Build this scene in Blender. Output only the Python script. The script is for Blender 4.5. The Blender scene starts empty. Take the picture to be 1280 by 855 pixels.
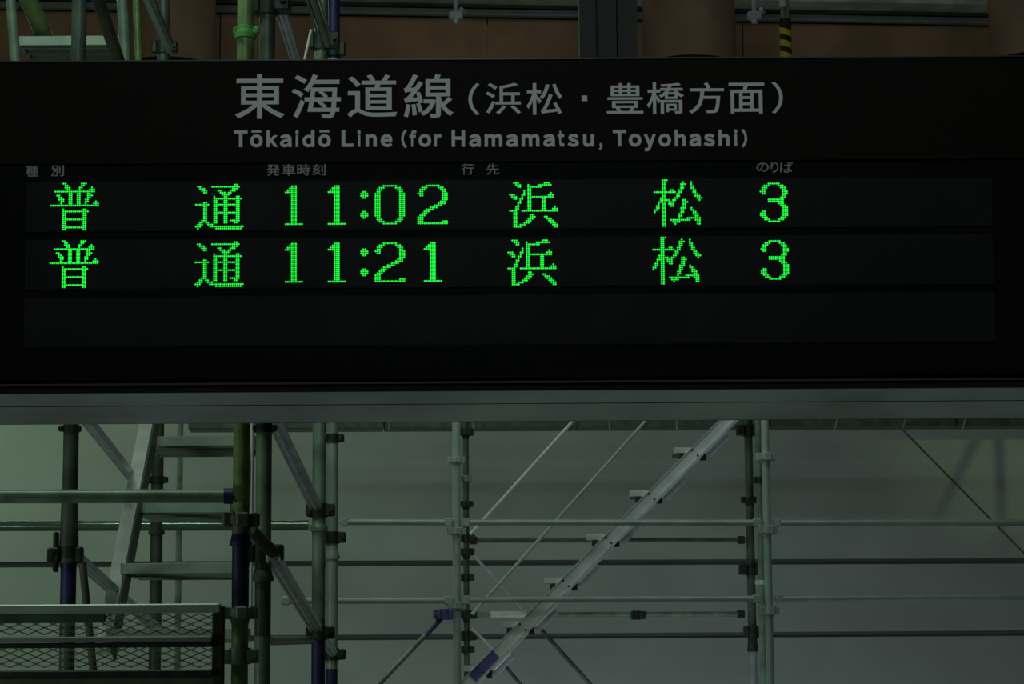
import bpy, bmesh, math, random
from mathutils import Vector, Matrix
random.seed(7)
S = bpy.context.scene
COL = S.collection

# ------------------------------------------------------------------ camera
W, H, F = 1280.0, 855.0, 2812.0
PITCH, ROLL = math.radians(7.6), 0.0068
CAM = Vector((0, 0, 1.6))
fw = Vector((0, math.cos(PITCH), math.sin(PITCH)))
r0 = Vector((1, 0, 0)); u0 = r0.cross(fw)
rt = r0 * math.cos(ROLL) - u0 * math.sin(ROLL)
up = u0 * math.cos(ROLL) + r0 * math.sin(ROLL)
cd = bpy.data.cameras.new('camera'); cam = bpy.data.objects.new('camera', cd); COL.objects.link(cam)
cd.sensor_width = 36.0; cd.lens = F / W * 36.0; cd.clip_start = 0.05; cd.clip_end = 200
M = Matrix((rt, up, -fw)).transposed().to_4x4(); M.translation = CAM
cam.matrix_world = M
S.camera = cam

# ------------------------------------------------------------------ world, lamps, exposure
S.view_settings.view_transform = 'Standard'; S.view_settings.look = 'None'
S.view_settings.gamma = 1.0; S.view_settings.exposure = 0.0; S.view_settings.use_curve_mapping = False
wd = bpy.data.worlds.new('world'); S.world = wd; wd.use_nodes = True
bg = wd.node_tree.nodes['Background']
bg.inputs[0].default_value = (0.72, 1.0, 0.88, 1); bg.inputs[1].default_value = 0.018

def area(name, loc, target, size, sizey, power, color):
    d = bpy.data.lights.new(name, 'AREA'); d.shape = 'RECTANGLE'; d.size = size; d.size_y = sizey
    d.energy = power; d.color = color
    o = bpy.data.objects.new(name, d); COL.objects.link(o); o.location = loc
    o.rotation_euler = (Vector(target) - Vector(loc)).to_track_quat('-Z', 'Y').to_euler(); return o
# tube rows at left and over the concourse; other area lamps are added
area('fluorescent_row_left', (-4.1, 12.2, 4.7), (-4.0, 12.8, 0), 2.0, 0.16, 42, (0.70, 1.0, 0.64))
area('rail_shine_strip', (-2.8, 11.6, 5.0), (-2.8, 10.6, 0), 3.4, 0.03, 13, (0.72, 1.0, 0.70))  # strip added to put shine along the pipe tops
area('upper_band_fill', (0.3, 11.6, 6.75), (0.4, 14.3, 5.7), 7.0, 0.15, 5.5, (0.92, 1.0, 0.93))  # added fill to brighten the brown panels and concrete beam
area('far_scaffold_fill', (0.7, 10.9, 4.2), (0.7, 11.8, 1.6), 3.2, 0.10, 9, (0.80, 0.98, 0.96))  # added fill for the far scaffold, hidden behind the board
area('fluorescent_row_concourse', (-0.2, 0.4, 4.5), (0.2, 6.0, 2.4), 0.9, 0.5, 25, (0.82, 1.0, 0.95))
area('near_tower_fill', (-1.7, 5.3, 5.4), (-1.1, 6.8, 2.0), 1.6, 0.2, 30, (0.76, 1.0, 0.78))  # added fill to lighten the left tower
area('low_wall_fill', (1.1, 12.2, 0.35), (1.2, 14.6, 0.9), 3.6, 0.3, 11, (0.82, 0.98, 1.0))  # added fill brightening the foot of the wall
area('tower_side_fill', (-3.1, 4.62, 1.25), (-1.0, 6.4, 2.1), 0.5, 0.4, 7, (0.78, 1.0, 0.80))  # added side fill for the left tower's posts
sp = bpy.data.lights.new('work_lamp', 'SPOT'); sp.energy = 90; sp.color = (0.72, 1.0, 0.42)
sp.spot_size = math.radians(24); sp.spot_blend = 0.9; sp.shadow_soft_size = 0.05
spo = bpy.data.objects.new('work_lamp', sp); COL.objects.link(spo); spo.location = (6.2, 10.2, 2.9)
spo.rotation_euler = (Vector((3.45, 14.8, 3.15)) - Vector(spo.location)).to_track_quat('-Z', 'Y').to_euler()

# ------------------------------------------------------------------ pixel helpers (photo frame 1280 x 855 -> real points at real depths)
def ray(px, py): return fw * F + rt * (px - W / 2) - up * (py - H / 2)
def at(px, py, Y, a=0.0):
    """point seen at (px,py) on the upright plane y = Y + a*x"""
    d = ray(px, py); t = Y / (d.y - a * d.x); return CAM + d * t

# ------------------------------------------------------------------ materials
def mat(name, color, rough=0.5, metal=0.0, noise=0.0, scale=20.0, color2=None, bump=0.0, emit=None, stretch=None, spec=None):
    m = bpy.data.materials.new(name); m.use_nodes = True
    nt = m.node_tree; b = nt.nodes['Principled BSDF']
    b.inputs['Base Color'].default_value = (*color, 1); b.inputs['Roughness'].default_value = rough
    b.inputs['Metallic'].default_value = metal
    if spec is not None: b.inputs['Specular IOR Level'].default_value = spec
    if noise > 0 or color2:
        tc = nt.nodes.new('ShaderNodeTexCoord'); mp = nt.nodes.new('ShaderNodeMapping')
        nz = nt.nodes.new('ShaderNodeTexNoise'); rp = nt.nodes.new('ShaderNodeValToRGB')
        nt.links.new(tc.outputs['Object'], mp.inputs[0]); nt.links.new(mp.outputs[0], nz.inputs['Vector'])
        if stretch: mp.inputs['Scale'].default_value = stretch
        nz.inputs['Scale'].default_value = scale; nz.inputs['Detail'].default_value = 6
        c2 = color2 or tuple(c * (1 - noise) for c in color)
        rp.color_ramp.elements[0].color = (*c2, 1); rp.color_ramp.elements[0].position = 0.38
        rp.color_ramp.elements[1].color = (*color, 1); rp.color_ramp.elements[1].position = 0.62
        nt.links.new(nz.outputs['Fac'], rp.inputs[0]); nt.links.new(rp.outputs[0], b.inputs['Base Color'])
        if bump:
            bp = nt.nodes.new('ShaderNodeBump'); bp.inputs['Strength'].default_value = bump
            nt.links.new(nz.outputs['Fac'], bp.inputs['Height']); nt.links.new(bp.outputs[0], b.inputs['Normal'])
    if emit:
        b.inputs['Emission Color'].default_value = (*emit[0], 1); b.inputs['Emission Strength'].default_value = emit[1]
    return m

WALL = mat('wall_sheet_paint', (0.385, 0.42, 0.40), 0.75, 0, 0.12, 1.3, bump=0.03)
GROOVE = mat('dark_joint', (0.13, 0.15, 0.145), 0.8)
BROWN = mat('brown_tile', (0.46, 0.26, 0.15), 0.7, 0, 0.3, 2.5)
BROWNCOL = mat('brown_column_cladding', (0.40, 0.25, 0.16), 0.6, 0, 0.25, 3)
SLAB = mat('concrete_beam', (0.72, 0.74, 0.68), 0.85, 0, 0.35, 6, bump=0.1)
STRIP = mat('grey_channel', (0.30, 0.34, 0.35), 0.6, 0.2, 0.2, 8)
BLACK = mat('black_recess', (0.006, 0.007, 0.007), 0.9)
FLOOR = mat('floor_concrete', (0.22, 0.22, 0.20), 0.6, 0, 0.3, 4)
CEIL = mat('ceiling_dark', (0.10, 0.10, 0.09), 0.9, 0, 0.3, 3)
BOARDM = mat('board_brown_black', (0.0095, 0.0068, 0.0042), 0.6, 0, 0.15, 12, spec=0.12)
DISPM = mat('display_black', (0.0028, 0.0033, 0.0033), 0.6, 0, spec=0.1)
MODM = mat('led_module_face', (0.014, 0.016, 0.016), 0.6, 0, 0.2, 9, spec=0.12)
DOTM = mat('unlit_led', (0.021, 0.024, 0.025), 0.5, spec=0.2)
LED = mat('lit_green_led', (0.02, 0.2, 0.05), 0.4, emit=((0.016, 1.0, 0.055), 1.05))
TXT = mat('grey_white_lettering', (0.92, 0.92, 0.92), 0.6)
TXT2 = mat('small_grey_lettering', (0.46, 0.47, 0.45), 0.6)
BEAM = mat('beam_painted_steel', (0.33, 0.385, 0.345), 0.5, 0.1, 0.35, 3.5, stretch=(1, 3, 3))
TRIM = mat('trim_dark_metal', (0.07, 0.08, 0.08), 0.4, 0.5)
POSTG = mat('green_grey_pipe', (0.25, 0.36, 0.27), 0.38, 0.1, 0.4, 14)
POSTP = mat('pale_green_pipe', (0.47, 0.57, 0.53), 0.34, 0.15, 0.18, 7)
POSTD = mat('dark_pipe', (0.105, 0.14, 0.115), 0.45, 0.1, 0.4, 15)
POSTN = mat('moss_green_pipe', (0.28, 0.44, 0.17), 0.45, 0.1, 0.45, 12)
LIME = mat('bright_green_paint', (0.15, 0.50, 0.12), 0.5, 0, 0.3, 15)
BLUE = mat('dark_blue_paint', (0.035, 0.04, 0.16), 0.5, 0.1, 0.3, 18)
PURP = mat('violet_blue_paint', (0.13, 0.12, 0.36), 0.5, 0.0, 0.3, 30)
ALU = mat('aluminium', (0.86, 0.87, 1.0), 0.28, 0.25, 0.2, 20)
ALUM = mat('matt_aluminium', (0.80, 0.86, 0.80), 0.45, 0.1, 0.2, 12)
ALUG = mat('shaded_aluminium', (0.10, 0.13, 0.11), 0.5, 0.3)  # aluminium darkened to stand for shade under the treads
CLAMP = mat('dark_clamp_steel', (0.05, 0.062, 0.055), 0.5, 0.4, 0.4, 25)
RUST = mat('brown_steel', (0.16, 0.17, 0.11), 0.6, 0.2, 0.4, 12)
GLOSS = mat('glossy_pipe', (0.22, 0.33, 0.25), 0.14, 0.5, 0.15, 8)  # smooth, partly metallic pipe finish
TREADM = mat('near_tread_aluminium', (0.40, 0.50, 0.41), 0.5, 0.15, 0.25, 9)  # darker aluminium tone for the near treads
WHITE = mat('white_fitting', (0.75, 0.78, 0.72), 0.5)
YEL = mat('yellow_sleeve', (0.80, 0.68, 0.05), 0.5)
BLK = mat('black_band', (0.03, 0.02, 0.01), 0.6)
HB = mat('dark_hanger_steel', (0.026, 0.028, 0.020), 0.6, 0.1, 0.3, 8)

# ------------------------------------------------------------------ mesh helpers
def frame(d):
    d = d.normalized(); a = Vector((0, 0, 1)) if abs(d.z) < 0.9 else Vector((0, 1, 0))
    x = a.cross(d).normalized(); return x, d.cross(x).normalized()
class MB:
    def __init__(s): s.v = []; s.f = []; s.sm = []
    def raw(s, vs, fs, smooth=False):
        n = len(s.v); s.v += [Vector(v) for v in vs]; s.f += [tuple(i + n for i in f) for f in fs]; s.sm += [smooth] * len(fs); return s
    def box(s, c, sx, sy, sz, ax=None):
        ax = ax or (Vector((1, 0, 0)), Vector((0, 1, 0)), Vector((0, 0, 1))); c = Vector(c)
        vs = [c + ax[0] * (i * sx / 2) + ax[1] * (j * sy / 2) + ax[2] * (k * sz / 2) for k in (-1, 1) for j in (-1, 1) for i in (-1, 1)]
        return s.raw(vs, [(0, 2, 3, 1), (4, 5, 7, 6), (0, 1, 5, 4), (2, 6, 7, 3), (0, 4, 6, 2), (1, 3, 7, 5)])
    def bbox(s, c, sx, sy, sz, b=0.004, ax=None):
        """box with chamfered edges (long axis last)"""
        ax = ax or (Vector((1, 0, 0)), Vector((0, 1, 0)), Vector((0, 0, 1))); c = Vector(c); vs = []
        b = min(b, sx / 3, sy / 3, sz / 3)
        for k, z in enumerate((-sz / 2, -sz / 2 + b, sz / 2 - b, sz / 2)):
            q = b if k in (0, 3) else 0
            hx, hy = sx / 2 - q, sy / 2 - q
            for (x, y) in ((hx - b, hy), (hx, hy - b), (hx, -hy + b), (hx - b, -hy), (-hx + b, -hy), (-hx, -hy + b), (-hx, hy - b), (-hx + b, hy)):
                vs.append(c + ax[0] * x + ax[1] * y + ax[2] * z)
        fs = [tuple(range(8)), tuple(range(31, 23, -1))]
        for k in range(3):
            for i in range(8): fs.append((k * 8 + i, k * 8 + 8 + i, k * 8 + 8 + (i + 1) % 8, k * 8 + (i + 1) % 8))
        return s.raw(vs, fs)
    def tube(s, a, b, r, n=16, r2=None, cap=True):
        a = Vector(a); b = Vector(b); x, y = frame(b - a); r2 = r if r2 is None else r2; vs = []
        for p, q in ((a, r), (b, r2)):
            for i in range(n): t = 2 * math.pi * i / n; vs.append(p + x * math.cos(t) * q + y * math.sin(t) * q)
        s.raw(vs, [(i, (i + 1) % n, n + (i + 1) % n, n + i) for i in range(n)], True)
        if cap: s.raw(vs, [tuple(range(n - 1, -1, -1)), tuple(range(n, 2 * n))])
        return s
    def build(s, name, m, parent=None, loc=None, label=None, kind=None):
        o0 = Vector(parent['_loc']) if parent is not None else (Vector(loc) if loc is not None else Vector((0, 0, 0)))
        me = bpy.data.meshes.new(name); me.from_pydata([tuple(v - o0) for v in s.v], [], s.f); me.update()
        me.polygons.foreach_set('use_smooth', s.sm)
        o = bpy.data.objects.new(name, me); COL.objects.link(o)
        for mm in (m if isinstance(m, list) else [m]): me.materials.append(mm)
        if parent is None: o.location = o0
        else: o.parent = parent; o['_loc'] = tuple(o0)
        if parent is None: o['_loc'] = tuple(o0)
        if label: o['label'] = label
        if kind: o['kind'] = kind
        return o
def thing(name, label, cat, loc, group=None):
    o = bpy.data.objects.new(name, None); COL.objects.link(o); o.location = loc; o['_loc'] = tuple(loc)
    o.empty_display_size = 0.1
    o['label'] = label; o['category'] = cat
    if group: o['group'] = group
    return o
def tag(o, label, cat, group=None):
    o['label'] = label; o['category'] = cat
    if group: o['group'] = group
    return o

# ------------------------------------------------------------------ setting
def struct(o, kind='structure'): o['kind'] = kind; return o
struct(MB().box((0, 5, -0.05), 30, 30, 0.1).build('floor', FLOOR))
struct(MB().box((0, 5, 7.05), 30, 30, 0.1).build('ceiling', CEIL))
WY, WA = 14.5, 0.085
wang = math.atan(WA)
wx = Vector((math.cos(wang), math.sin(wang), 0)); wy = Vector((-math.sin(wang), math.cos(wang), 0)); wz = Vector((0, 0, 1))
def wallbox(mb, pxa, pxb, za, zb, front, back):
    """box on the back wall's plane between two photo columns and two heights"""
    a = at(pxa, 500, WY, WA); b = at(pxb, 500, WY, WA)
    L = (Vector((b.x, b.y, 0)) - Vector((a.x, a.y, 0))).length
    c = (a + b) / 2; c = Vector((c.x, c.y, (za + zb) / 2)) + wy * ((front + back) / 2)
    return mb.box(c, L, back - front, zb - za, (wx, wy, wz))
def wz_at(py, px=640): return at(px, py, WY, WA).z
wall = struct(wallbox(MB(), -500, 1800, 0, 7.0, 0.03, 0.25).build('wall_back', GROOVE))
zs = [0.0, wz_at(799), wz_at(792), wz_at(707), wz_at(700), wz_at(360)]
for i, (a, b) in enumerate(((zs[0], zs[1]), (zs[2], zs[3]), (zs[4], zs[5]))):
    wallbox(MB(), -500, 1800, a, b, 0.0, 0.04).build('wall_panel', WALL, wall)
# upper brown band, one panel between each pair of joints
ztop = wz_at(27)
for a, b in ((-500, -60), (-58.5, 270), (271.5, 610.2), (611.8, 935), (936.5, 1262), (1263.5, 1800)):
    wallbox(MB(), a, b, zs[5], ztop, -0.06, 0.04).build('brown_panel', BROWN, wall)
wallbox(MB(), 610.2, 611.8, zs[5], ztop - 0.04, -0.055, 0.0).build('joint_filler', BROWNCOL, wall)
t = struct(wallbox(MB(), -500, 1800, wz_at(25.5), wz_at(18.5), -0.12, -0.07).build('trim_1', STRIP))
for a, b in ((-500, 420), (421, 850), (851, 1240), (1241, 1800)):
    wallbox(MB(), a, b, wz_at(11.5), wz_at(11.5) + 0.5, -0.30, -0.02).build('concrete_beam', SLAB, wall)
wallbox(MB(), -500, 1800, wz_at(18.5), wz_at(11.5), -0.03, 0.0).build('dark_slot', BLACK, wall)

# round brown-clad column stubs hanging from the ceiling before the wall
def column(pxc, wpx, pyb, label):
    c = at(pxc, pyb, 13.6, WA); r = wpx / 2 / F * 13.9
    zb = c.z; base = Vector((c.x, c.y, zb))
    o = thing('round_column', label, 'column', base, 'round brown columns under the ceiling')
    mb = MB(); n = 40; vs = []
    for z in (zb, 7.0):
        for i in range(n): a = 2 * math.pi * i / n; vs.append(Vector((c.x + r * math.cos(a), c.y + r * math.sin(a), z)))
    mb.raw(vs, [(i, (i + 1) % n, n + (i + 1) % n, n + i) for i in range(n)], True)
    mb.build('cladding', BROWNCOL, o)
    MB().tube((c.x, c.y, zb + 0.01), (c.x, c.y, zb - 0.05), r * 0.985, 40).build('dark_rim', BLACK, o)
column(211, 114, 85, 'round brown column stub at the left, half hidden by scaffold pipes')
column(862, 117, 83, 'round brown column stub right of the dark upright steel hanger')
column(1297, 120, 78, 'round brown column stub cut by the right edge')

# ------------------------------------------------------------------ departure board
BT = math.radians(3.0); BYAW = 0.005
bo = at(640, 280, 4.5)
bu = Vector((math.cos(BYAW), math.sin(BYAW), 0)); bn0 = Vector((-math.sin(BYAW), math.cos(BYAW), 0))  # into the board
bv = Vector((0, 0, 1)) * math.cos(BT) - bn0 * math.sin(BT)      # up, leaning to the viewer
bn = bn0 * math.cos(BT) + Vector((0, 0, 1)) * math.sin(BT)
def bl(px, py):
    d = ray(px, py); t = (bo - CAM).dot(bn) / d.dot(bn); p = CAM + d * t - bo
    return p.dot(bu), p.dot(bv)
def bp(u, v, n=0.0): return bo + bu * u + bv * v + bn * n
AX = (bu, bn, bv)
board = thing('departure_board', 'long black electronic departure board with grey line name and green dot letters', 'departure board', bo)
def bbx(u0_, u1, v0, v1, n0, n1, mb=None):
    mb = mb or MB(); return mb.box(bp((u0_ + u1) / 2, (v0 + v1) / 2, (n0 + n1) / 2), u1 - u0_, n1 - n0, v1 - v0, AX)
def vv(py): return bl(640, py)[1]
UL, UR = -1.12, 1.12
bbx(UL, UR, vv(489), vv(74), 0.02, 0.24).build('casing', BOARDM, board)
bbx(UL, UR, vv(201.5), vv(75.5), 0.0, 0.02).build('header_panel', BOARDM, board)
bbx(UL, UR, vv(74.5), vv(73), -0.003, 0.02).build('top_edge', TRIM, board)
bbx(UL, UR, vv(469), vv(203), 0.006, 0.02).build('display_glass', DISPM, board)
bbx(UL, UR, vv(471.5), vv(469.5), -0.003, 0.02).build('lower_frame', BOARDM, board)
bbx(UL, UR, vv(479), vv(476.5), -0.008, 0.02).build('metal_trim', TRIM, board)
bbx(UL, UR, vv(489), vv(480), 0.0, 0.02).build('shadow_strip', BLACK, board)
# one 24-dot-high module per line
PU, PV = 2.548, 2.50
g11 = bl(357.2, 232.2)                       # first digit's top-left dot, row 2 of the 24-dot cell
du = (bl(951.4, 300)[0] - bl(357.4, 300)[0]) / 235.0 * 0.991
du = (bl(951.4, 265)[0] - bl(357.2, 265)[0]) / 233.0
dv = (bl(640, 228.6)[1] - bl(640, 285.8)[1]) / 23.0
lineh = bl(640, 265)[1] - bl(640, 337.0)[1]
vtop = [bl(640, 226.1)[1] - k * lineh for k in range(3)]
uleft, uright = bl(31, 300)[0], bl(1242, 300)[0]
for k in range(3):
    m = bbx(uleft, uright, vtop[k] - 24.3 * dv, vtop[k] + 0.9 * dv, 0.003, 0.012).build('led_module', MODM, board)
    mb = MB(); ncol = int((uright - uleft) / du)
    for j in range(24):
        for i in range(ncol):
            c = bp(uleft + (i + 0.5) * du, vtop[k] - j * dv, 0.0027); h = du * 0.30
            q = [c - bu * h - bv * h, c + bu * h - bv * h, c + bu * h + bv * h, c - bu * h + bv * h]
            mb.raw(q, [(0, 1, 2, 3)])
    mb.build('unlit_dots', DOTM, m, kind='stuff')
G = {
'futsu_a': "6,7 15-17|7,8 15,16|7-9 14,15 20|8,9 14 19-21|2-21|9,10 13,14 18,19|3,4 9,10 13,14 18-20|4,5 9,10 13,14 18,19|4-6 9,10 13,14 17,18|5,6 9,10 13,14 17,18 22|5 9,10 13,14 17 21-23|0-23||6 16,17|6-18|6,7 16,17|6,7 16,17|6,7 16,17|6-17|6,7 16,17|6,7 16,17|6,7 16,17|6-17|6,7 16,17",
'futsu_b': "|19,20|1,2 8-21|2-4 18-20|3-5 11,12 17-19|4,5 12-14 16,17|13-16|9 14,15 20,21|9-22|9,10 14,15 20,21|4,5 9,10 14,15 20,21|0-6 9-21|4,5 9,10 14,15 20,21|4,5 9,10 14,15 20,21|4,5 9,10 14,15 20,21|4,5 9-21|4,5 9,10 14,15 20,21|4,5 9,10 14,15 20,21|4,5 9,10 14,15 20,21|3-5 9,10 14,15 17-21|2,3 5,6 9,10 14,15 19,20|1-3 6-8|0-2 7-23|1 10-22",
'hama': "|2-4 17-19|3-5 9 14-20|4,5 9-15|9,10|7 9,10|7 9,10 20|0-2 6,7 9,10 19-21|1-3 6 9-21|2,3 5,6 9,10 16,17|5 9,10 16,17|4,5 9,10 16,17|4 9,10 16,17|3,4 9,10 16,17 22|3,4 9,10 16,17 21-23|0-3 6-23|2,3|2,3 10,11|2,3 10-12 17,18|2,3 9-11 18-20|2,3 8-10 19-21|2,3 7-9 20-22|2,3 5-7 21-23|2-5 22,23",
'matsu': "4-6|4,5 14 18|4,5 13-15 18|4,5 13,14 18,19|4,5 13,14 18,19|4,5 8,9 12,13 19,20|0-10 12,13 19,20|4,5 11,12 20,21|4,5 11,12 20-22|3-5 10,11 21-23|3-7 9,10 14,15 22|2-5 7-9 14-16|2 4,5 7-9 14,15|1,2 4,5 8,9 14,15|1,2 4,5 13-15 18|0,1 4,5 13,14 18,19|0 4,5 13,14 19,20|4,5 12,13 19-21|4,5 12,13 20,21|4,5 12 16-22|4,5 8-17 20-22|4,5 9-12 21,22|4,5 10 21,22|4,5",
'1': "||3-5|2-5|1-5|0-5|" + "|".join(["3-5"] * 15) + "|0-8",
':': "|||||1,2|0-3|0-3|1,2|||||||1,2|0-3|0-3|1,2",
'0': "||4-10|2-4 10-12|1-3 11-13|1,2 12,13|" + "|".join(["0-2 12-14"] * 12) + "|1,2 12,13|1-3 11-13|2-4 10-12|4-10",
'2': "||4-10|2-4 10-12|1-3 11-13|1,2 12,13|0-2 12-14|1,2 12-14|12-14|12-14|11-13|10-13|8-11|6-9|4-7|3-5|2-4|1-3|0-2|0-2|0-2 12-14|0-14",
'3': "||4-9|2-4 9-11|1-3 10-12|1,2 11,12|0-2 11-13|1,2 11-13|11,12|10-12|4-11|4-11|9-11|10-12|11-13|11-13|1,2 11-13|0-2 11-13|0-2 11-13|1-3 10-12|2-4 9-11|4-9",
}
def led(ch, line, px):
    ucol = round((bl(px, 260 + 72 * line)[0] - uleft) / du - 0.5)
    mb = MB(); n = 6
    for j, row in enumerate(G[ch].split('|')):
        for seg in row.split():
            xs = []
            for p in seg.split(','):
                if '-' in p: a, b = p.split('-'); xs += range(int(a), int(b) + 1)
                else: xs.append(int(p))
            for i in xs:
                c = bp(uleft + (ucol + i + 0.5) * du, vtop[line] - j * dv, 0.003); r = du * 0.47
                vs = [c + bu * (r * math.cos(2 * math.pi * q / n)) + bv * (r * math.sin(2 * math.pi * q / n)) for q in range(n)]
                vs2 = [v * 0.5 + c * 0.5 - bn * 0.0018 for v in vs]
                mb.raw(vs + vs2, [(q, (q + 1) % n, n + (q + 1) % n, n + q) for q in range(n)] + [tuple(range(n, 2 * n))])
    o = mb.build('lit_character', LED, board, kind='stuff')
for line, (c1, c2) in enumerate(((523.3, '2'), (530.9, '1'))):
    led('futsu_a', line, 62.4 + 0.2); led('futsu_b', line, 243.5)
    led('1', line, 357.2); led('1', line, 410.2); led(':', line, 450.6)
    led('0' if line == 0 else '2', line, 470.5); led(c2, line, c1)
    led('hama', line, 636.5); led('matsu', line, 817.6); led('3', line, 951.4)

# printed lettering: each string is shaped from a text curve and fitted to its place on the board
def lettering(items, m, parent=None, label=None):
    """items: (text, px0, px1, py0, py1, weight) - each glyph fitted to its place; one film of lettering"""
    mb = MB()
    for text, px0, px1, py0, py1, off in items:
        if text == 'BAR':
            a_, b_ = bl(px0, py0)[0], bl(px1, py0)[0]; c_, d_ = bl(px0, py0)[1], bl(px0, py1)[1]
            mb.raw([bp(a_, d_, -.001), bp(b_, d_, -.001), bp(b_, c_, -.001), bp(a_, c_, -.001)], [(0, 1, 2, 3)]); continue
        cu = bpy.data.curves.new('lettering', 'FONT'); cu.body = text; cu.bevel_depth = off; cu.bevel_resolution = 1
        cu.fill_mode = 'BOTH'; cu.resolution_u = 5
        tmp = bpy.data.objects.new('lettering', cu); COL.objects.link(tmp)
        bpy.context.view_layer.update()
        me0 = bpy.data.meshes.new_from_object(tmp.evaluated_get(bpy.context.evaluated_depsgraph_get()))
        xs = [v.co.x for v in me0.vertices]; ys = [v.co.y for v in me0.vertices]
        x0, x1, y0, y1 = min(xs), max(xs), min(ys), max(ys)
        pc = (px0 + px1) / 2; pm = (py0 + py1) / 2
        a_ = bl(px0, pm)[0]; b_ = bl(px1, pm)[0]; t_ = bl(pc, py0)[1]; s_ = bl(pc, py1)[1]
        vs = [bp(a_ + (v.co.x - x0) / (x1 - x0) * (b_ - a_), s_ + (v.co.y - y0) / (y1 - y0) * (t_ - s_), -0.0006 - v.co.z * 0.008) for v in me0.vertices]
        mb.raw(vs, [tuple(p.vertices) for p in me0.polygons])
        bpy.data.objects.remove(tmp); bpy.data.curves.remove(cu); bpy.data.meshes.remove(me0)
    return mb.build('lettering', m, board, label=label)
for it in (('東', 293.5, 356, 93, 148.5), ('海', 364.5, 426, 93, 148), ('道', 434, 496.5, 93, 147), ('線', 504.5, 567, 92.5, 147.5)):
    lettering([it + (0.010,)], TXT)
lettering([('（', 585.5, 599.5, 104, 144, 0.008)], TXT)
for it in (('浜', 607, 651, 103.5, 143), ('松', 658, 703, 104, 143.5), ('豊', 758.5, 804, 104, 142), ('橋', 808.5, 855, 103, 142.5), ('方', 861, 905, 103, 142), ('面', 911, 955.5, 103.5, 142)):
    lettering([it + (0.009,)], TXT)
lettering([('BAR', 727, 734, 119.5, 126.5, 0)], TXT)
lettering([('）', 964.5, 978.5, 102, 142, 0.008)], TXT)
# Latin words: advance, left, right, bottom, top of each letter in 1/1000 em (bold grotesque proportions)
LM = {'T': (611, 14, 598, 0, 718), 'o': (611, 34, 578, -14, 546), 'k': (556, 69, 562, 0, 718), 'a': (556, 29, 527, -14, 546),
 'i': (278, 69, 209, 0, 725), 'd': (611, 35, 551, -14, 718), 'L': (611, 76, 583, 0, 718), 'n': (611, 65, 546, 0, 546),
 'e': (556, 23, 528, -14, 546), '(': (333, 35, 290, -60, 740), 'f': (333, 10, 318, 0, 727), 'r': (389, 64, 373, 0, 546),
 'H': (722, 71, 651, 0, 718), 'm': (889, 64, 826, 0, 546), 't': (333, 10, 309, -6, 676), 's': (556, 30, 519, -14, 546),
 'u': (611, 66, 545, -14, 532), ',': (278, 64, 214, -168, 146), 'y': (556, 10, 539, -214, 532), 'h': (611, 65, 546, 0, 718), ')': (333, 40, 299, -60, 740)}
def word(t, pxa, pxb, base_, em=29.0):
    n = len(t); k = em / 1000
    tr = ((pxb - pxa) - (sum(LM[c][0] for c in t[:-1]) + LM[t[-1]][2] - LM[t[0]][1]) * k) / max(1, n - 1)
    x = pxa - LM[t[0]][1] * k; items = []
    for i_, c in enumerate(t):
        adv, l, r_2, b_, t_ = LM[c]; yb = base_ - (x - 293) * 0.0025
        items.append((chr(ord(c) + 0xFEE0), x + l * k, x + r_2 * k, yb - t_ * k, yb - b_ * k, 0.042))
        if c == 'o' and t.startswith('Tokaid'): items.append(('BAR', x + 95 * k, x + 515 * k, yb - 718 * k, yb - 625 * k, 0))
        x += adv * k + tr
    lettering(items, TXT)
word('Tokaido', 292.5, 413.5, 184.0); word('Line', 427, 490.5, 184.0); word('(for', 501.5, 552, 184.0)
word('Hamamatsu,', 564.5, 753, 184.3); word('Toyohashi)', 766, 934, 184.3)
for t_, a, b, c, d in (('種', 32, 48, 207, 221), ('別', 64, 80, 206.5, 220.5), ('発', 333.5, 350, 205.3, 219.8), ('車', 352.5, 369, 205.2, 219.6), ('時', 371.5, 388, 205, 219.5), ('刻', 390.5, 407, 205, 219.3),
    ('行', 576.5, 592, 204.5, 218.5), ('先', 608, 624, 204.5, 218.5), ('の', 945.5, 961, 203.5, 215), ('り', 963.5, 973, 202.5, 216), ('ば', 975, 991, 202.5, 216)):
    lettering([(t_, a, b, c, d, 0.010)], TXT2)

# beam under the board
bb = at(640, 508, 4.52)
beam = thing('support_beam', 'grey-green steel beam running the full width under the departure board', 'beam', bb)
def level(py): return at(640, py, 4.5).z
def bbeam(pya, pyb, ya, yb, mb=None):
    c = Vector((0, (ya + yb) / 2, (level(pya) + level(pyb)) / 2))
    return (mb or MB()).box(c, 2.4, yb - ya, abs(level(pya) - level(pyb)), (bu, bn0, Vector((0, 0, 1))))
bbeam(488.6, 504.1, 4.500, 4.66).build('upper_flange', BEAM, beam)
bbeam(504.1, 505.2, 4.506, 4.66).build('groove', BLACK, beam)
bbeam(505.2, 526.3, 4.498, 4.512).build('lower_flange', BEAM, beam)
for px, py in ((225.5, 510.5), (230, 515.8), (259.5, 510.5), (262, 515.8)):
    p = at(px, py, 4.4965); MB().tube(p, p + Vector((0, 0.006, 0)), 0.0032, 10).build('bolt', BLACK, beam)
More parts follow.
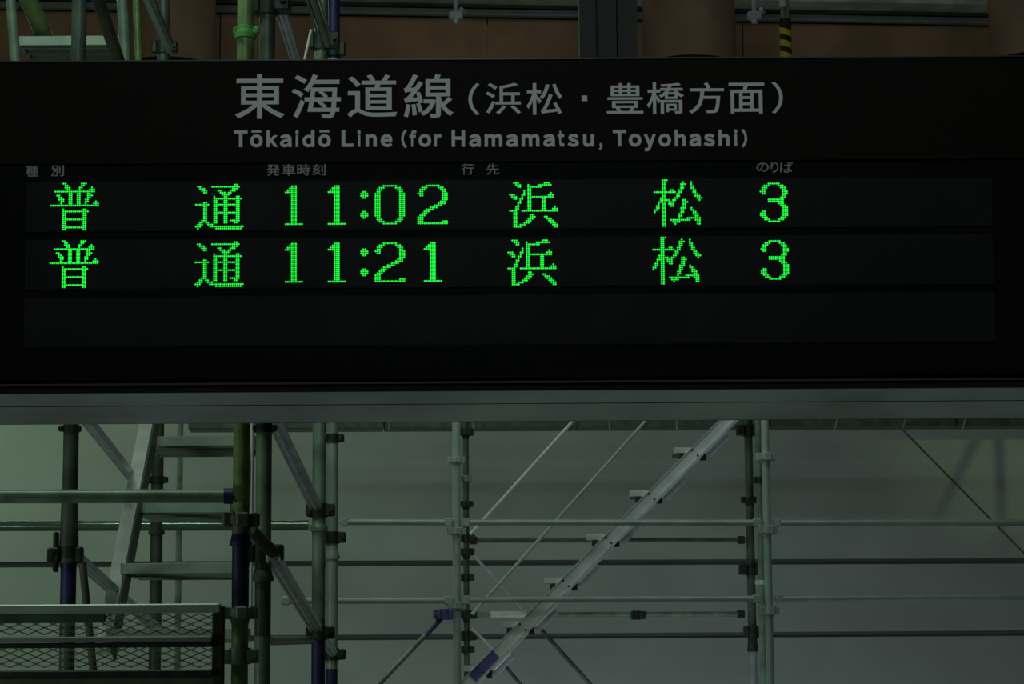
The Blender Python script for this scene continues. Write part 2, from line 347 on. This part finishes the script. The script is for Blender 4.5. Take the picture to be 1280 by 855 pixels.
# upright hanger that carries the board
a = at(758, 73, 5.05)
hg = thing('board_hanger', 'dark upright H-section steel hanger rising behind the board', 'hanger', Vector((a.x, 4.95, a.z - 0.35)))
hw = 73 / F * 5.0
for dx, wd_, y0_, y1_, nm in ((-hw * 0.36, hw * 0.28, 4.93, 5.03, 'flange'), (hw * 0.33, hw * 0.34, 4.93, 5.03, 'flange'), (0, hw * 0.5, 4.99, 5.0, 'web')):
    MB().box((a.x + dx, (y0_ + y1_) / 2, (a.z - 0.35 + 7.0) / 2), wd_, y1_ - y0_, 7.0 - a.z + 0.35).build(nm, HB, hg)
for x_ in (-0.62, 0.62):
    pass
MB().box((a.x, 4.83, a.z - 0.3), 0.11, 0.2, 0.1).build('mounting_plate', HB, hg)
# beam brackets to the board's underside carry it
# ------------------------------------------------------------------ scaffold parts
def clamp_mesh(c, r, s=1.0, side=1):
    """swivel clamp: collar of two shells, block and bolt"""
    c = Vector(c); mb = MB(); h = 0.026 * s
    mb.tube(c - Vector((0, 0, h)), c + Vector((0, 0, h)), r + 0.008 * s, 12)
    mb.bbox(c + Vector((side * (r + 0.018 * s), -0.01, 0)), 0.036 * s, 0.05 * s, 0.046 * s)
    mb.bbox(c + Vector((-side * (r + 0.010 * s), -0.006, 0)), 0.022 * s, 0.036 * s, 0.05 * s)
    mb.tube(c + Vector((side * (r + 0.022 * s), -0.05 * s, 0)), c + Vector((side * (r + 0.022 * s), 0.02 * s, 0)), 0.008 * s, 8)
    return mb
def rosette_mesh(c, r, s=1.0):
    """four wedge pockets on a flange ring with a collar under it"""
    c = Vector(c); mb = MB()
    mb.tube(c - Vector((0, 0, 0.012 * s)), c + Vector((0, 0, 0.012 * s)), r + 0.012 * s, 14)
    for k in range(4):
        a = k * math.pi / 2 + 0.2; d = Vector((math.cos(a), math.sin(a), 0)); e = Vector((-d.y, d.x, 0))
        mb.bbox(c + d * (r + 0.014 * s), 0.026 * s, 0.034 * s, 0.038 * s, 0.004, (d, e, Vector((0, 0, 1))))
    mb.tube(c - Vector((0, 0, 0.045 * s)), c - Vector((0, 0, 0.012 * s)), r * 0.92, 14, r + 0.006 * s)
    return mb
def spigot_mesh(c, r, h, tr=0.4):
    c = Vector(c); mb = MB(); mb.tube(c + Vector((0, 0, h / 2)), c - Vector((0, 0, h / 2)), r * 1.05, 16, r * 1.28)
    mb.tube(c - Vector((0, 0, h / 2)), c - Vector((0, 0, h / 2 + 0.012)), r * 1.34, 16); return mb
POSTS = {}
def post(key, px, py, Y, r, label, m, bands=(), fittings=(), ztop=6.4, a=0.0, zbot=0.0):
    p = at(px, py, Y, a); base = Vector((p.x, p.y, zbot)); POSTS[key] = (p.x, p.y, r)
    o = thing('scaffold_post', label, 'scaffold post', base)
    zof = lambda y: at(px, y, Y, a).z
    cuts = [(ztop, zbot, 'tube', m)]
    segs = sorted([(zof(y0_), zof(y1_), bm_) for y0_, y1_, bm_ in bands], reverse=True)
    z = ztop
    for z1, z0, bm_ in segs:
        if z > z1 + 0.01: MB().tube((p.x, p.y, z1), (p.x, p.y, z), r).build('tube', m, o)
        MB().tube((p.x, p.y, z0), (p.x, p.y, z1), r * 1.02).build('painted_tube', bm_, o); z = z0
    if z > zbot + 0.02: MB().tube((p.x, p.y, zbot + 0.008), (p.x, p.y, z), r).build('tube', m, o)
    MB().box((p.x, p.y, zbot + 0.004), 0.14, 0.14, 0.008).build('base_plate', CLAMP, o)
    for ft in fittings:
        kind, y_ = ft[0], ft[1]; fm = ft[2] if len(ft) > 2 else CLAMP; s_ = ft[3] if len(ft) > 3 else 1.0
        c = Vector((p.x, p.y, zof(y_)))
        if kind == 'clamp': clamp_mesh(c, r, s_, ft[4] if len(ft) > 4 else 1).build('clamp', fm, o)
        elif kind == 'ros': rosette_mesh(c, r, s_).build('wedge_coupler', fm, o)
        elif kind == 'spig': spigot_mesh(c, r, s_).build('spigot_joint', fm, o)
        elif kind == 'wedge':
            MB().bbox(c + Vector((-r - 0.012, -0.01, 0)), 0.012, 0.03, s_, 0.003).build('wedge', fm, o)
    return o
# near tower at the left
post('A', 89, 540, 6.2, 0.0215, 'dark scaffold post left of the stair, with tapered joint and blue-black lower part', RUST if False else POSTD,
     bands=((700, 768, BLUE),), fittings=(('clamp', 536, CLAMP, 0.35, -1), ('spig', 655, POSTD, 0.19), ('clamp', 694, CLAMP, 0.9, -1), ('wedge', 690, CLAMP, 0.11)))
post('M', 197, 570, 8.2, 0.0225, 'dark grey scaffold post directly behind the stair treads', POSTD, fittings=(('clamp', 600, CLAMP, 0.5, 1), ('spig', 662, POSTD, 0.012), ('clamp', 60, CLAMP, 0.9, 1)))
post('N', 224.5, 600, 12.2, 0.0175, 'thin dark green scaffold post just right of the stair, far behind', POSTG, ztop=4.0)
post('B', 302, 560, 5.75, 0.0215, 'moss green scaffold post in front, wide dark blue section below its coupler', POSTN,
     bands=((668, 757, BLUE), (34, 46, LIME)), fittings=(('ros', 650, RUST, 0.95), ('spig', 672, BLUE, 0.02), ('ros', 766, POSTG, 0.85), ('clamp', 820, POSTG, 0.8, 1), ('spig', 38, LIME, 0.02), ('clamp', 40, LIME, 0.45, 1)))
post('C', 330, 560, 6.05, 0.0215, 'dark green scaffold post just behind the moss green front one', POSTD if False else POSTG,
     bands=((700, 795, POSTD), (15, 540, POSTD)), fittings=(('clamp', 536, CLAMP, 0.4, 1), ('clamp', 691, CLAMP, 0.95, 1), ('clamp', 5, CLAMP, 1.2, 1), ('spig', 716, POSTD, 0.02)))
post('E', 399, 560, 7.2, 0.0215, 'green scaffold post with shiny braces clamped to it, blue below', POSTG,
     bands=((800, 900, BLUE),), fittings=(('clamp', 638, CLAMP, 0.85, 1), ('clamp', 791, CLAMP, 0.85, 1), ('clamp', 52, CLAMP, 1.1, 1), ('spig', 657, POSTG, 0.012)))
post('F', 415.5, 560, 7.9, 0.0205, 'pale green scaffold post rightmost of the near tower', POSTP,
     bands=((836, 940, BLUE), (-60, 74, BLUE)), fittings=(('clamp', 548, CLAMP, 0.6, 1), ('clamp', 672, CLAMP, 0.8, 1), ('clamp', 818, CLAMP, 0.8, 1), ('spig', 691, POSTP, 0.02), ('clamp', 62, CLAMP, 1.0, -1)))
# far scaffold
FA = 0.085
post('H', 570.5, 600, 12.0, 0.0215, 'pale green far scaffold post left of the long stair', POSTP, a=FA, ztop=4.2,
     fittings=(('ros', 575, POSTP, 0.9), ('ros', 664, POSTP, 1.0), ('ros', 757, POSTP, 1.0)))
post('I', 582.5, 600, 13.0, 0.017, 'dark grey scaffold post close behind the pale green one left of the stair', POSTD, a=FA, ztop=4.2,
     fittings=(('ros', 540, CLAMP, 1.1), ('clamp', 598, STRIP, 0.7, -1), ('ros', 630, CLAMP, 0.9), ('clamp', 672, CLAMP, 0.9, 1), ('ros', 690, CLAMP, 1.1), ('clamp', 722, CLAMP, 0.8, 1), ('ros', 768, CLAMP, 1.2), ('clamp', 795, CLAMP, 1.1, 1), ('clamp', 812, CLAMP, 0.8, 1)))
post('J', 957.5, 600, 12.0, 0.0215, 'palest green scaffold post right of the long stair, with cross-shaped couplers', POSTP, a=FA, ztop=4.2,
     fittings=(('ros', 571, POSTP, 1.15), ('ros', 662, POSTP, 1.2), ('ros', 763, POSTP, 1.2)))
post('K', 936.5, 600, 13.0, 0.024, 'black-brown scaffold post right of the long stair', POSTD, a=FA, ztop=4.2,
     bands=((812, 1000, STRIP),), fittings=(('clamp', 538, CLAMP, 1.3, -1), ('ros', 625, CLAMP, 1.0), ('clamp', 712, CLAMP, 1.3, -1), ('clamp', 790, CLAMP, 1.3, 1), ('spig', 802, CLAMP, 0.09)))
post('L', 949, 600, 12.7, 0.0185, 'dull green scaffold post half hidden behind the palest green one', POSTG, a=FA, ztop=4.2,
     fittings=(('clamp', 600, CLAMP, 0.7, 1), ('clamp', 728, WHITE, 0.5, -1)))

def pipe(name, cat, label, p0, p1, r, m, ends=None, group=None, tip=None):
    """a single pipe; with end fittings it becomes an Empty with parts"""
    p0 = Vector(p0); p1 = Vector(p1)
    if not ends and not tip: return tag(MB().tube(p0, p1, r).build(name, m, loc=p0), label, cat, group)
    o = thing(name, label, cat, p0, group); MB().tube(p0, p1, r).build('tube', m, o)
    d = (p1 - p0).normalized()
    for q, s in ((p0, 1), (p1, -1)):
        if ends: 
            x, y = frame(d); MB().bbox(q + d * s * 0.022, 0.034, 0.046 if abs(d.z) < 0.3 else 0.034, 0.044, 0.006, (x, y, d)).build('wedge_head', ends, o)
    if tip: MB().tube(p0 if tip[1] == 0 else p1, (p0 if tip[1] == 0 else p1) + d * (tip[2] if tip[1] == 0 else -tip[2]), r * 1.15).build('painted_end', tip[0], o)
    return o
# near rails
pipe('guard_rail', 'scaffold rail', 'thick dark green pipe crossing in front of the stair, blue at its end', at(-150, 621, 5.66), at(291, 620, 5.72), 0.0175, POSTG, tip=(BLUE, 1, 0.022))
pipe('guard_rail', 'scaffold rail', 'grey-green pipe with shiny top line, level behind the stair', at(-200, 658, 9.0), at(386, 656.5, 9.0), 0.021, GLOSS)
pipe('guard_rail', 'scaffold rail', 'short grey pipe low between the dark green post and the blue-footed post', at(337, 801, 6.12), at(391, 800, 7.13), 0.0125, POSTG)
# far rails, one per bay
def far(px0, px1, py0, py1, Y, r, m, label, ends=POSTP, **k):
    return pipe('ledger_pipe', 'scaffold rail', label, at(px0, py0, Y, FA), at(px1, py1, Y, FA), r, m, ends, **k)
far(425, 565, 652.5, 653, 12.0, 0.0165, POSTP, 'upper far ledger pipe left of the pale post')
far(577, 951, 653, 653.3, 12.0, 0.0165, POSTP, 'upper far ledger pipe crossing in front of the long stair')
far(966, 1420, 653.3, 653.3, 12.0, 0.0165, POSTP, 'upper far ledger pipe running off to the right edge')
far(352, 565, 751, 750.5, 12.0, 0.0165, POSTP, 'lower far ledger pipe left of the pale post')
far(577, 951, 750, 748.5, 12.0, 0.0165, POSTP, 'lower far ledger pipe crossing in front of the long stair')
far(969, 1420, 748.5, 745.5, 12.0, 0.0165, POSTP, 'lower far ledger pipe running off to the right edge')
far(587, 931, 675.5, 675, 13.0, 0.013, POSTD, 'dark thin ledger pipe just under the upper pale one, behind the stair', ends=CLAMP)
o = far(587, 931, 768.5, 767.5, 13.0, 0.015, POSTG, 'thin ledger pipe with a white sleeve and a black clamp', ends=CLAMP)
MB().tube(at(613, 768, 13.0, FA), at(658, 768, 13.0, FA), 0.019).build('white_sleeve', WHITE, o, label='white sleeve')
MB().tube(at(620, 768, 13.0, FA), at(641, 768, 13.0, FA), 0.0195).build('joint_band', ALUM, o)
clamp_mesh(at(796, 769, 13.0, FA), 0.014, 1.0).build('clamp', CLAMP, o)

# braces
def brace(label, a, b, r, m, prof=False, name='diagonal_brace', **k):
    p0, p1 = at(*a), at(*b)
    if not prof: return pipe(name, 'scaffold brace', label, p0, p1, r, m, **k)
    o = thing(name, label, 'scaffold brace', p0)
    MB().tube(p0, p1, r * 0.7).build('tube', m, o)
    d = (p1 - p0).normalized(); view = Vector((0, 1, 0)); x = d.cross(view).normalized()
    for s in (-1, 1): MB().box((p0 + p1) / 2 + x * s * r * 1.0 + Vector((0, 0.004, 0)), 0.006, r * 1.2, (p1 - p0).length, (x, d.cross(x), d)).build('side_rib', m, o)
    return o
brace('shiny brace falling from the dark left post behind the guard rail', (92, 505, 6.3), (190, 628, 8.1), 0.017, ALU, True)
brace('shiny brace from the dark left post down to the mesh panel', (92, 694, 6.3), (199, 789, 8.1), 0.017, ALU, True)
brace('bright silver brace coming down from under the beam to the green post', (325, 490, 5.95), (394, 632, 7.12), 0.016, ALU, True)
brace('short worn brace between the two front posts under the coupler', (312, 661, 5.80), (341, 690, 5.99), 0.017, RUST)
brace('silver brace between dark green post and blue-footed post', (341, 697, 6.0), (395, 786, 7.12), 0.016, ALU, True)
brace('very short silver brace below the lowest clamp', (402, 797, 7.25), (416, 815, 7.8), 0.016, ALU)
brace('thin dark strut leaning just right of the dark left post', (103, 703, 6.3), (134, 1010, 6.3), 0.011, RUST)
brace('silver brace behind the front posts above the board', (340, -20, 6.1), (374, 88, 6.9), 0.013, ALU, True)
brace('grey-green brace meeting the clamp above the board', (385, -20, 6.2), (409, 55, 7.1), 0.018, POSTG, True)
brace('thin yellow-white strut above the board beside the clamp', (389, 37, 7.0), (377, 92, 7.0), 0.0045, WHITE, name='thin_strut')
brace('grey brace falling to the dark clamp above the board at the left', (178, -20, 7.0), (213, 60, 7.8), 0.017, POSTP, True)
brace('moss brown brace crossing the upper stair tread', (118, -15, 6.4), (152, 88, 6.9), 0.020, RUST)
brace('broad green plate brace above the upper left tread', (28, -20, 7.4), (58, 52, 7.6), 0.030, POSTN)
brace('pale upright pipe at the upper left corner', (12, -20, 7.3), (21, 100, 7.3), 0.0175, POSTG, name='leaning_pipe')
brace('grey-green upright pipe between brown brace and yellow-green pipe', (152, -20, 7.4), (158, 100, 7.4), 0.019, POSTG, name='leaning_pipe')
brace('thin yellow-green upright pipe above the board', (170, -20, 8.4), (174, 100, 8.4), 0.014, POSTN, name='leaning_pipe')
# far braces
def fb(label, a, b, Y, r, m, Y2=None, **k):
    p0 = at(a[0], a[1], Y, FA); p1 = at(b[0], b[1], Y2 or Y, FA)
    return pipe('diagonal_brace', 'scaffold brace', label, p0, p1, r, m, **k)
fb('left of the two thin parallel far braces leaning right', (760, 478), (588, 668), 12.5, 0.0095, ALUM)
fb('right of the two thin parallel far braces leaning right', (850, 478), (590, 768), 12.55, 0.0095, POSTP)
fb('thin whitish rod falling right from the dark post', (592, 694), (656, 766), 12.75, 0.007, ALU, tip=(ALU, 0, 0.12))
fb('dark brace running down right from behind the stair', (672, 782), (760, 880), 12.9, 0.012, POSTD)
fb('lower thin rod falling right to the blue sticker', (590, 786), (619, 814), 12.75, 0.009, ALUM)
fb('short dark brace below the stair foot', (626, 826), (668, 876), 12.9, 0.010, POSTD)
fb('thin green brace with violet head, lower left of the pale post', (560, 764), (445, 886), 11.9, 0.0125, POSTG, tip=(PURP, 0, 0.17))
c = at(556, 768, 11.88, FA)
clamp_mesh(c, 0.02, 1.1, -1).build('violet_clamp', PURP, bpy.data.objects[-1] if False else [x for x in COL.objects if x.get('label', '').startswith('thin green brace with violet')][0])
tag(MB().tube(at(1070, 478, 12.3, FA), at(1300, 712, 13.2, FA), 0.0055).build('brace_rod', RUST, loc=at(1070, 478, 12.3, FA)), 'thin dark rod slanting down across the right part of the wall', 'rod')

# scaffold deck seen edge-on behind the beam
dk = thing('scaffold_deck', 'long dark scaffold deck seen edge-on just under the steel beam', 'scaffold deck', at(700, 535, 13.6, FA))
a_, b_ = at(236, 536, 13.6, FA), at(1420, 531, 13.6, FA)
d_ = (b_ - a_); L_ = d_.length; dx_ = d_.normalized(); n_ = Vector((-dx_.y, dx_.x, 0)).normalized(); z_ = dx_.cross(n_) * (1 if dx_.cross(n_).z > 0 else -1)
nb = 5
for k in range(nb):
    c = a_ + dx_ * (L_ * (k + 0.5) / nb) + z_ * 0.03
    MB().bbox(c, L_ / nb - 0.006, 0.24, 0.085, 0.004, (dx_, n_, z_)).build('deck_plank', POSTD, dk)
for px in (487, 592, 762, 846, 1045, 1130, 1205):
    p = at(px, 531, 13.44, FA); MB().bbox(p, 0.012, 0.02, 0.075, 0.003, (Vector((0.96, 0, -0.28)) if px > 1000 else Vector((1, 0, 0)), Vector((0, 1, 0)), Vector((0.28, 0, 0.96)) if px > 1000 else Vector((0, 0, 1)))).build('stiffener', POSTG, dk)

# ------------------------------------------------------------------ long aluminium stair in the far scaffold
st = thing('scaffold_stair', 'long pale aluminium scaffold stair climbing right with a blue sticker near its foot', 'stair', at(586, 850, 12.3, FA))
s0, s1 = at(536, 903, 12.3, FA), at(954, 480, 12.3, FA)
sd = (s1 - s0).normalized(); fn = Vector((-wx.y, wx.x, 0)) * -1   # towards viewer
sx = fn.cross(sd).normalized()
if sx.z < 0: sx = -sx
Ls = (s1 - s0).length; mid = (s0 + s1) / 2
web = 0.066
MB().bbox(mid, web, 0.012, Ls, 0.003, (sx, fn, sd)).build('stringer', ALUM, st)
mb = MB(); mb.box(mid + sx * web / 2 + fn * 0.004, 0.005, 0.024, Ls, (sx, fn, sd)); mb.box(mid - sx * web / 2 + fn * 0.012, 0.012, 0.040, Ls, (sx, fn, sd))
mb.build('stringer_lip', ALU, st)
bk = mid - fn * 0.50 - sx * 0.045
MB().bbox(bk, web, 0.012, Ls, 0.003, (sx, fn, sd)).build('stringer', ALUM, st)
hx = Vector((wx.x, wx.y, 0))
for (lx, ly) in ((895, 510), (843, 563), (788, 617), (734, 671.5), (681, 726), (627, 781), (574, 836)):
    p = at(lx, ly, 12.3, FA); w_ = 0.165; c = p + hx * (w_ / 2) - fn * 0.24
    MB().bbox(p + hx * (w_ / 2) - fn * 0.02, w_, 0.03, 0.034, 0.004, (hx, fn, wz)).build('tread', ALUM, st)
    MB().bbox(c + hx * 0.03 - fn * 0.015 + wz * 0.006, w_ - 0.06, 0.44, 0.02, 0.004, (hx, fn, wz)).build('tread_body', ALUG, st)
    MB().box(p + hx * 0.045 - fn * 0.02 - wz * 0.033, 0.03, 0.04, 0.030, (hx, fn, wz)).build('tread_bracket', CLAMP, st)
    MB().box(p + hx * (w_ + 0.0) - fn * 0.03 - wz * 0.03, 0.028, 0.05, 0.045, (hx, fn, wz)).build('tread_bracket', CLAMP, st)
    q = at(lx + 54, ly - 7, 12.32, FA)
    MB().bbox(q - sx * 0.010, 0.034, 0.018, 0.150, 0.004, (sx, fn, sd)).build('back_plate', ALU, st)
    for e in (0.35, -0.3):
        cc = p + hx * 0.10 + fn * 0.007; base_ = s0 + sd * (cc - s0).dot(sd) + sx * web * e + fn * 0.006
        MB().tube(base_, base_ + fn * 0.006, 0.006, 8).build('rivet', CLAMP, st)
q0, q1 = at(588, 845, 12.28, FA), at(618, 815, 12.28, FA)
qa = s0 + sd * (q0 - s0).dot(sd); qb = s0 + sd * (q1 - s0).dot(sd)
MB().box((qa + qb) / 2 + fn * 0.0085 + sx * 0.002, 0.056, 0.003, (qb - qa).length, (sx, fn, sd)).build('sticker', PURP, st, label='blue-violet sticker')

# ------------------------------------------------------------------ near stair at the left
ns = thing('stair_flight', 'near aluminium scaffold stair with grooved treads behind the thick guard rail', 'stair', at(150, 730, 7.1))
def tread(o, pxa, pxb, pya, Y, dep=0.34):
    a = at(pxa, pya, Y); b = at(pxb, pya, Y); b.z = a.z; w = (b - a).length; c = (a + b) / 2
    lip = 0.034; X = Vector((1, 0, 0))
    t_ = MB().bbox(c + Vector((0, 0.004, -lip / 2)), w, 0.008, lip, 0.002).build('tread', TREADM, o)
    MB().box(c + Vector((0, dep / 2 + 0.008, -0.010)), w, dep, 0.008).build('tread_underside', ALUG, t_)
    mb = MB()
    for k in range(4): mb.box(c + Vector((0, 0.03 + k * (dep - 0.04) / 3.0, -0.026 - 0.002 * k)), w, 0.006, 0.024)
    mb.build('tread_rib', TREADM, t_, kind='stuff')
    for s in (a, b): MB().box(Vector((s.x, s.y + dep / 2, s.z - 0.018)), 0.005, dep, 0.036).build('tread_end', TREADM, t_)
tread(ns, 181, 318, 545.5, 7.6); tread(ns, 167, 287, 628.5, 7.3); tread(ns, 151.5, 291, 704, 7.0); tread(ns, 134, 296, 786, 6.75)
for (a, b) in (((190, 500, 7.72), (140, 758, 6.95)),):
    p0, p1 = at(*a), at(*b); d = (p1 - p0).normalized(); x = Vector((1, 0, 0)); y = d.cross(x).normalized()
    MB().bbox((p0 + p1) / 2, 0.048, 0.030, (p1 - p0).length + 0.4, 0.002, (x, y, d)).build('stringer', ALUM, ns)
    MB().bbox((p0 + p1) / 2 + x * 0.030, 0.010, 0.075, (p1 - p0).length + 0.4, 0.002, (x, y, d)).build('stringer_lip', POSTD, ns)
    q0, q1 = at(318, 500, 7.72), at(300, 758, 6.95); d = (q1 - q0).normalized(); y = d.cross(x).normalized()
    MB().bbox((q0 + q1) / 2, 0.010, 0.075, (q1 - q0).length + 0.4, 0.002, (x, y, d)).build('stringer', ALUM, ns)
us = thing('upper_stair_tread', 'grooved aluminium stair tread just above the board at the upper left', 'stair tread', at(90, 60, 7.4))
tread(us, 25, 152, 45, 7.5, 0.26)
MB().box(at(95.5, 66, 7.35), 0.006, 0.006, 0.055).build('bright_edge', WHITE, us)
# wedge piece by the treads' right end
tag(MB().bbox(at(315, 650, 6.3), 0.006, 0.02, 0.50, 0.002).build('hanging_strap', WHITE, loc=at(315, 650, 6.3)), 'pale strap hanging between the two front posts', 'strap')

# ------------------------------------------------------------------ guard mesh panel at lower left
gp = thing('mesh_guard_panel', 'dark green guard panel with expanded metal mesh at the lower left corner', 'guard panel', at(100, 880, 5.62))
GY = 5.60
def gbar(nm, px0, px1, py0, py1, m, dep=0.02, yo=0.0):
    a = at(px0, (py0 + py1) / 2, GY + yo); b = at(px1, (py0 + py1) / 2, GY + yo)
    h = abs(py1 - py0) / F * GY; b.z = a.z + (b.z - a.z)
    c = (a + b) / 2; return MB().bbox(c, (b - a).length, dep, h, 0.003).build(nm, m, gp)
gbar('top_rail', -90, 276, 755.5, 767, POSTP); gbar('inner_rail', -90, 132, 767.5, 779, POSTD, 0.02, 0.01)
gbar('middle_rail', -90, 266, 796, 803, STRIP, 0.03); gbar('middle_rail', -90, 266, 803.5, 810, CLAMP, 0.03, 0.005)
gbar('bottom_rail', -90, 266, 838, 847, CLAMP, 0.025); gbar('toe_board', -90, 266, 847.5, 885, RUST, 0.015, 0.01)
a = at(271, 757, GY); b = at(273, 890, GY)
MB().bbox((a + b) / 2 + Vector((0, 0.012, 0)), 15 / F * GY, 0.022, (a - b).length, 0.003).build('end_upright', CLAMP, gp)
mb = MB()
cw, chh = 21.5, 8.8
for z0p, z1p in ((767, 798), (808, 840)):
    n = int((z1p - z0p) / chh) + 0
    for j in range(n * 2):
        y0_ = z0p + 0 + j * chh / 2 - 0; y1_ = y0_ + chh / 2
        for i in range(-4, 13):
            x0_ = i * cw + 2; xm = x0_ + cw / 2; x1_ = x0_ + cw
            seg = ((x0_, y1_, xm, y0_), (xm, y0_, x1_, y1_)) if j % 2 == 0 else ((x0_, y0_, xm, y1_), (xm, y1_, x1_, y0_))
            for xa, ya, xb, yb in seg:
                if xb > 272: continue
                p, q = at(xa, ya, GY + 0.012), at(xb, yb, GY + 0.012); d = (q - p); Lg = d.length; d.normalize()
                mb.box((p + q) / 2, Lg, 0.003, 0.0027, (d, Vector((0, 1, 0)), d.cross(Vector((0, 1, 0)))))
mb.build('expanded_mesh', POSTG, gp, kind='stuff')

# ------------------------------------------------------------------ hanging things near the ceiling
def hanger_rod(px, label, Y=12.0):
    c = at(px, 18, Y, FA); o = thing('hanging_rod', label, 'rod', Vector((c.x, c.y, at(px, 28, Y, FA).z)))
    MB().tube((c.x, c.y, c.z), (c.x, c.y, 7.0), 0.0135).build('rod', ALU, o)
    z0_, z1_ = at(px, 24, Y, FA).z, at(px, 15, Y, FA).z
    mb = MB(); mb.bbox((c.x, c.y, (z0_ + z1_) / 2), 0.078, 0.05, z1_ - z0_, 0.006); mb.tube((c.x, c.y, at(px, 29, Y, FA).z), (c.x, c.y, z0_), 0.017, 12, 0.022)
    mb.build('clamp_head', ALU, o)
    MB().tube((c.x + 0.03, c.y - 0.06, z1_), (c.x + 0.05, c.y + 0.0, z1_), 0.011, 8).build('bolt', ALU, o)
hanger_rod(570, 'silver hanging rod with clamp head, nearer the middle of the board'); hanger_rod(943, 'silver hanging rod with clamp head beside the striped sleeve')
sp0 = at(983.5, 120, 12.1, FA)
ss = thing('striped_sleeve_pipe', 'pipe end wrapped in a yellow and black striped sleeve above the board', 'pipe', sp0)
topz = at(981, 24, 12.1, FA).z; r_ = 0.032
cx, cy = at(982, 40, 12.1, FA).x, at(982, 40, 12.1, FA).y
MB().tube((cx, cy, sp0.z), (cx, cy, topz), r_, 24).build('sleeve', BLK, ss)
# raised yellow spiral band
mb = MB(); pitch = 15.6 / F * 12.2; n = 24; turns = int((topz - sp0.z) / pitch) - 0
vs = []; fs = []
tot = turns * n - n // 2
for i in range(tot + 1):
    a = 2 * math.pi * i / n; zc = topz - 0.012 - pitch * i / n
    for hh in (0.0, -pitch * 0.52): vs.append((cx + (r_ + 0.002) * math.cos(a), cy + (r_ + 0.002) * math.sin(a), zc + hh))
for i in range(tot): fs.append((2 * i, 2 * i + 1, 2 * i + 3, 2 * i + 2))
mb.raw(vs, fs, True).build('yellow_spiral', YEL, ss)
MB().tube((cx - 0.012, cy, topz), (cx - 0.012, cy, topz + 0.07), 0.015, 12).build('pipe', STRIP, ss)
MB().tube((cx + 0.012, cy, topz), (cx + 0.0, cy, 7.0), 0.011, 12).build('pipe', STRIP, ss)
MB().tube((cx - 0.01, cy - 0.01, topz + 0.065), (cx - 0.018, cy - 0.01, topz + 0.14), 0.02, 12).build('white_fitting', WHITE, ss)

# work scaffold just outside the right edge: its post and brace cast the soft shadow on the wall
pr = Vector((4.2, 13.25, 0))
o = thing('scaffold_post', 'scaffold post just beyond the right edge of the photo', 'scaffold post', pr)
MB().tube(pr, pr + Vector((0, 0, 4.2)), 0.0215).build('tube', POSTP, o)
clamp_mesh(pr + Vector((0, 0, 2.45)), 0.0215, 1.2).build('clamp', CLAMP, o)
tag(MB().tube((4.38, 13.19, 3.35), (3.74, 13.19, 2.2), 0.02).build('diagonal_brace', POSTP, loc=(4.38, 13.19, 3.35)), 'brace on the scaffold post just beyond the right edge', 'scaffold brace')
for ob in list(COL.objects):
    if '_loc' in ob: del ob['_loc']
